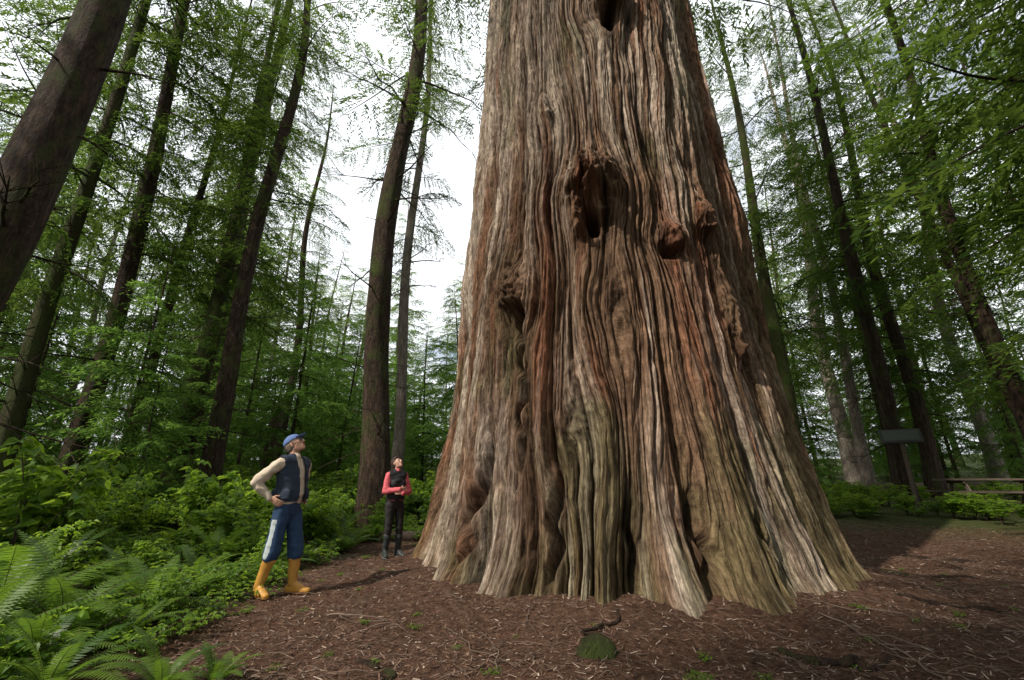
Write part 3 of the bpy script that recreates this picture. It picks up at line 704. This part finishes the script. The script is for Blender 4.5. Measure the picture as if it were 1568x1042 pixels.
def person(name, C, loc, yaw, scale):
    mb = MB(); mt = C['mats']; names = list(mt.keys()); ix = {k: i for i, k in enumerate(names)}
    sw = C['sw']; hw = C['hw']
    legs = {}
    for sd, ft in ((-1, C['rf']), (1, C['lf'])):
        hip = np.array((0, sd * .092, .90)); ank = np.array((ft[0] - .02, ft[1], .09)); kn = hip * .47 + ank * .53 + np.array((.035, 0, 0)); legs[sd] = (hip, kn, ank)
    pz = C['hem']
    parts = [hull([((0, 0, .97), (.105, hw * .93, .07)), ((-.015, 0, .87), (.115, hw, .08))])]
    for sd, (h, k_, a) in legs.items():
        e = k_ + (a - k_) * ((k_[2] - pz) / (k_[2] - a[2]))
        parts += [cap(h + (0, 0, -.02), .092, k_, C['kr']), cap(k_, C['kr'], e, C['hr'])]
    V, F, N = remesh(parts, .011, 5, .006, 3)
    fc = V[F].mean(1); fn = N[F].mean(1)
    if C.get('stripe'):
        st = (np.abs(fn[:, 1]) > .93) & (np.abs(fc[:, 1]) > .11) & (fc[:, 2] < .80); mb.add(V, F[~st], ix['pants']); mb.add(V, F[st], ix['stripe'])
    else: mb.add(V, F, ix['pants'])
    for sd, (h, k_, a) in legs.items():
        top = k_ + (a - k_) * ((k_[2] - C['bt']) / (k_[2] - a[2]))
        fy = C['fyaw'] * -1 if sd < 0 else C['fyaw'] * .6
        Rf = np.array(Matrix.Rotation(fy, 3, 'Z')); fo = np.array((a[0], a[1], 0))
        parts = [cap(top, C['br'], a + (0, 0, .02), .05), hull([((-.045, 0, .045), (.042, .036, .045)), ((.02, 0, .10), (.045, .04, .04)), ((.12, 0, .045), (.04, .046, .045))], Rf, fo), hull([((.12, 0, .04), (.04, .046, .04)), ((.185, 0, .034), (.035, .038, .032))], Rf, fo),
                 cap(top, C['br'] + .006, top + (0, 0, -.02), C['br'] + .006)]
        V, F, N = remesh(parts, .007, 3, .004, 8)
        V[:, 2] = np.maximum(V[:, 2], .002)
        fc = V[F].mean(1); so = fc[:, 2] < .022
        mb.add(V, F[~so], ix['boot']); mb.add(V, F[so], ix['sole'])
        V, F = hull([((-.045, 0, .012), (.05, .042, .012)), ((.12, 0, .012), (.05, .052, .012)), ((.18, 0, .012), (.045, .042, .012))], Rf, fo); mb.add(V, F, ix['sole'], smooth=False)
    torso = [hull([((0, 0, 1.30), (.115, sw * .92, .13)), ((.015, 0, 1.08), (C['belly'], hw * .93, .10)), ((0, 0, .98), (.11, hw * .95, .05))]),
             hull([((-.01, -sw * .80, 1.425), .06), ((-.01, sw * .80, 1.425), .06), ((-.015, 0, 1.45), (.07, .08, .055)), ((0, 0, 1.33), (.11, sw * .85, .08))])]
    if C.get('bust'): torso += [hull([((.075, s_ * .07, 1.27), (.055, .06, .055)), ((.03, s_ * .06, 1.30), .06)]) for s_ in (-1, 1)]
    arms = []
    for sd, (e, w) in ((-1, C['ra']), (1, C['la'])):
        sh = np.array((-.01, sd * sw, 1.415)); e = np.array(e, float); w = np.array(w, float)
        arms += [cap(sh, .068, e, .056), cap(e, .056, w, .041)]
    V, F, N = remesh(torso + arms + [cap((-.015, 0, 1.45), .062, (-.008, 0, 1.50), .060)], .010, 4, .009, 5); mb.add(V, F, ix['shirt'])
    V, F, N = remesh(torso, .011, 6)
    fat = .023
    V = V + N * fat + N * (.009 * vnoise(V[:, 0] * 12, V[:, 1] * 12, V[:, 2] * 25, 9))[:, None]
    fc = V[F].mean(1)
    keep = (fc[:, 2] > C['vz']) & ~((np.hypot(fc[:, 0] + .01, fc[:, 1]) < .07) & (fc[:, 2] > 1.47)) & ~((np.abs(fc[:, 1]) > sw * .93 + .02) & (fc[:, 2] > 1.30))
    if C['open'] > 0: keep &= ~((fc[:, 0] > 0) & (np.abs(fc[:, 1] - .01) < C['open'] + .03 * (fc[:, 2] - 1.0)))
    mb.add(V, F[keep], ix['vest'])
    mb.add(V - N * .008, F[keep][:, ::-1], ix['vest'])
    if C['open'] > 0:
        pk = [hull([((.0, s_ * (sw * .75), 1.10), (.135, .035, .05)), ((.0, s_ * (sw * .75), 1.03), (.135, .035, .03))]) for s_ in (-1, 1)]
        for a_, b_ in pk: mb.add(a_, b_, ix['vest'])
    mb.add(*remesh([hull([((-.02, 0, 1.49), (.072, .078, .03)), ((-.025, 0, 1.52), (.066, .07, .02))])], .008, 3)[:2], ix['vest'])
    for key in ('rh', 'lh'):
        V, F, N = remesh(hand(*C[key]), .0035, 3); mb.add(V, F, ix['skin'])
    R = np.array((Matrix.Rotation(C['hyaw'], 3, 'Z') @ Matrix.Rotation(-C['hpitch'], 3, 'Y')))
    ho = np.array(C['ho'], float)
    hp = lambda s_: hull(s_, R, ho)
    head = [hp([((-.015, 0, .035), (.098, .076, .088)), ((.03, 0, .0), (.062, .066, .08))]), hp([((.025, 0, -.02), (.062, .062, .06)), ((.062, 0, -.092), (.024, .026, .022)), ((-.01, .045, -.055), (.03, .015, .03)), ((-.01, -.045, -.055), (.03, .015, .03))]),
            hp([((.088, 0, .018), .008), ((.112, 0, -.028), (.012, .012, .010)), ((.092, 0, -.034), (.01, .017, .008))]), hp([((.083, -.035, .026), .010), ((.083, .035, .026), .010)]),
            hp([((.085, -.018, -.062), (.009, .006, .006)), ((.088, .018, -.062), (.009, .006, .006)), ((.092, 0, -.058), .007)]), hp([((.083, -.014, -.073), (.009, .006, .006)), ((.083, .014, -.073), (.009, .006, .006))])]
    for s_ in (-1, 1): head.append(hp([((-.005, s_ * .077, .012), (.017, .008, .014)), ((-.008, s_ * .076, -.02), (.010, .007, .012))]))
    nb = np.array((-.02, 0, 1.44)); nt_ = ho + R @ np.array((-.03, 0, -.05)); head.append(cap(nb, .058, nt_, .052))
    V, F, N = remesh(head, .0045, 3)
    L = (V[F].mean(1) - ho) @ R
    lip = (L[:, 0] > .085) & (np.abs(L[:, 1]) < .022) & (L[:, 2] < -.055) & (L[:, 2] > -.078)
    mb.add(V, F[~lip], ix['skin']); mb.add(V, F[lip], ix['lips'])
    for s_ in (-1, 1):
        mb.add(*hp([((.083, s_ * .031, .004), (.011, .014, .009))]), ix['eye']); mb.add(*hp([((.0925, s_ * .031, .005), (.003, .0055, .0055))]), ix['dark'])
        mb.add(*hp([((.093, s_ * .022, .026), .004), ((.088, s_ * .045, .026), .0035)]), ix['hair'])
    if C['hat']:
        hr = remesh([hp([((-.03, 0, .015), (.092, .081, .07)), ((-.05, 0, -.03), (.06, .07, .04))])], .006, 3)[:2]; mb.add(*hr, ix['hair'])
        V, F, N = remesh([hp([((-.012, 0, .055), (.108, .087, .082))])], .006, 2); L = (V[F].mean(1) - ho) @ R; mb.add(V, F[L[:, 2] > .045], ix['hat'])
        mb.add(*hp([((-.012, 0, .048), (.110, .089, .008))]), ix['hat']); mb.add(*hp([((.09, 0, .052), (.03, .07, .006)), ((.145, 0, .042), (.03, .05, .005))]), ix['hat'])
        mb.add(*hp([((-.012, 0, .138), .007)]), ix['hat'])
        for s_ in (-1, 1):
            mb.add(*hp([((.100, s_ * .033, .006), (.004, .024, .017)), ((.092, s_ * .045, .006), (.004, .014, .014))]), ix['dark']); mb.add(*hp([((.085, s_ * .066, .014), .0035), ((.0, s_ * .082, .018), .0035)]), ix['dark'])
        mb.add(*hp([((.104, -.012, .012), .003), ((.104, .012, .012), .003)]), ix['dark'])
    else:
        V, F, N = remesh([hp([((-.030, 0, .050), (.100, .088, .090)), ((-.055, 0, -.02), (.072, .080, .07))]), hp([((-.07, 0, -.03), (.05, .07, .05)), ((-.085, 0, -.12), (.035, .055, .05))]), hp([((.02, 0, .09), (.07, .075, .045)), ((-.03, 0, .05), .08)])], .006, 3)
        V = V + N * (.004 * vnoise(V[:, 0] * 60, V[:, 1] * 60, V[:, 2] * 10, 4))[:, None]; mb.add(V, F, ix['hair'])
    return add_obj(name, mb.build(name, [mt[k_] for k_ in names]), loc, (0, 0, yaw), (scale,) * 3)

skin = plain_mat('skin', (.46, .25, .17), .55, .08, 40, .0005); skin2 = plain_mat('skin_fair', (.50, .29, .21), .55, .08, 40, .0005)
eye = plain_mat('eye_white', (.6, .58, .55), .3, .02); dark = plain_mat('dark_lens', (.015, .015, .015), .2, .1); lips = plain_mat('lips', (.35, .13, .10), .5, .1)
man = dict(sw=.205, hw=.168, belly=.14, rf=(-.12, -.13), lf=(.11, .12), hem=.42, kr=.086, hr=.088, bt=.40, br=.066, fyaw=.35, stripe=True, vz=.99, open=.045,
    ra=((-.20, -.345, 1.20), (-.07, -.235, 1.03)), la=((-.15, .36, 1.19), (-.04, .235, 1.03)),
    rh=((-.065, -.232, 1.025), (.85, .25, -.45), (.1, 1, -.0), 1, .35), lh=((-.035, .232, 1.025), (.85, -.25, -.45), (.1, -1, 0), -1, .35),
    hyaw=math.radians(14), hpitch=math.radians(38), ho=(-.03, 0, 1.64), hat=True,
    mats=dict(skin=skin, lips=lips, eye=eye, dark=dark, hair=plain_mat('grey_hair', (.16, .12, .09), .7, .4, 80), shirt=plain_mat('tan_shirt', (.54, .44, .34), .85, .1, 60), vest=plain_mat('navy_vest', (.022, .032, .055), .75, .2, 50),
        pants=plain_mat('blue_pants', (.018, .045, .10), .75, .25, 40), stripe=plain_mat('white_stripe', (.40, .45, .45), .7, .1), boot=plain_mat('orange_rubber_boot', (.46, .23, .045), .45, .2, 10), sole=plain_mat('boot_sole', (.16, .07, .02), .8), hat=plain_mat('blue_cap', (.10, .16, .34), .8, .1, 60)))
person('standing_man', man, (-2.62, 5.68, float(ground_z(-2.62, 5.68)) + .006), math.radians(-17), 1.0)
woman = dict(sw=.162, hw=.158, belly=.105, rf=(-.02, -.11), lf=(.03, .11), hem=.32, kr=.068, hr=.056, bt=.36, br=.062, fyaw=.3, vz=.98, open=0, bust=True,
    ra=((.05, -.235, 1.13), (.215, -.02, 1.165)), la=((.06, .235, 1.12), (.235, .03, 1.10)),
    rh=((.215, -.01, 1.165), (-.10, 1, .12), (-1, 0, 0), 1, .35, .92), lh=((.235, .02, 1.10), (-.25, -1, .12), (-1, 0, -.0), -1, .3, .92),
    hyaw=math.radians(22), hpitch=math.radians(38), ho=(-.03, 0, 1.635), hat=False,
    mats=dict(skin=skin2, lips=lips, eye=eye, dark=dark, hair=plain_mat('dark_hair', (.035, .018, .012), .6, .4, 80), shirt=plain_mat('coral_sleeves', (.58, .11, .13), .8, .12, 60), vest=plain_mat('black_vest', (.016, .015, .017), .7, .2, 50),
        pants=plain_mat('dark_pants', (.020, .017, .016), .8, .2, 40), boot=plain_mat('dark_rubber_boot', (.03, .035, .035), .4, .15, 10), sole=plain_mat('grey_sole', (.10, .13, .13), .7)))
person('standing_woman', woman, (-1.96, 8.1, float(ground_z(-1.96, 8.1)) + .006), math.radians(-52), .90)

# ------------------------------------------------------------------ light, sky
S = Vector((-.58, -.42, .72)).normalized()
sun = bpy.data.lights.new('sun', 'SUN'); sun.energy = 5.0; sun.angle = math.radians(1.0); sun.color = (1, .92, .80)
so = bpy.data.objects.new('sun', sun); so.rotation_euler = S.to_track_quat('Z', 'Y').to_euler(); COL.objects.link(so)
w = bpy.data.worlds.new('World'); scene.world = w; w.use_nodes = True; nt = w.node_tree; nt.nodes.clear()
wo = nt.nodes.new('ShaderNodeOutputWorld'); bg = nt.nodes.new('ShaderNodeBackground'); sky = nt.nodes.new('ShaderNodeTexSky')
sky.sky_type = 'NISHITA'; sky.sun_disc = False; sky.sun_elevation = math.asin(S.z); sky.sun_rotation = math.atan2(S.x, S.y)
tc = nt.nodes.new('ShaderNodeTexCoord'); n1 = noise(nt, tc.outputs['Generated'], 3.2, 6, .6)
f = ramp(nt, n1, [(.30, (0, 0, 0)), (.44, (1, 1, 1))])
c = mixc(nt, f, sky.outputs[0], (10.6, 11.0, 11.5))
nt.links.new(c, bg.inputs[0]); bg.inputs[1].default_value = .13; nt.links.new(bg.outputs[0], wo.inputs[0])

cam = bpy.data.cameras.new('camera'); co = bpy.data.objects.new('camera', cam); COL.objects.link(co)
cam.lens = 16; cam.sensor_width = 36; cam.clip_end = 2000; co.location = (0, 0, 1.2); co.rotation_euler = (math.radians(90 + 17.5), 0, 0)
scene.camera = co
scene.view_settings.view_transform = 'Standard'; scene.view_settings.look = 'None'; scene.view_settings.exposure = 0
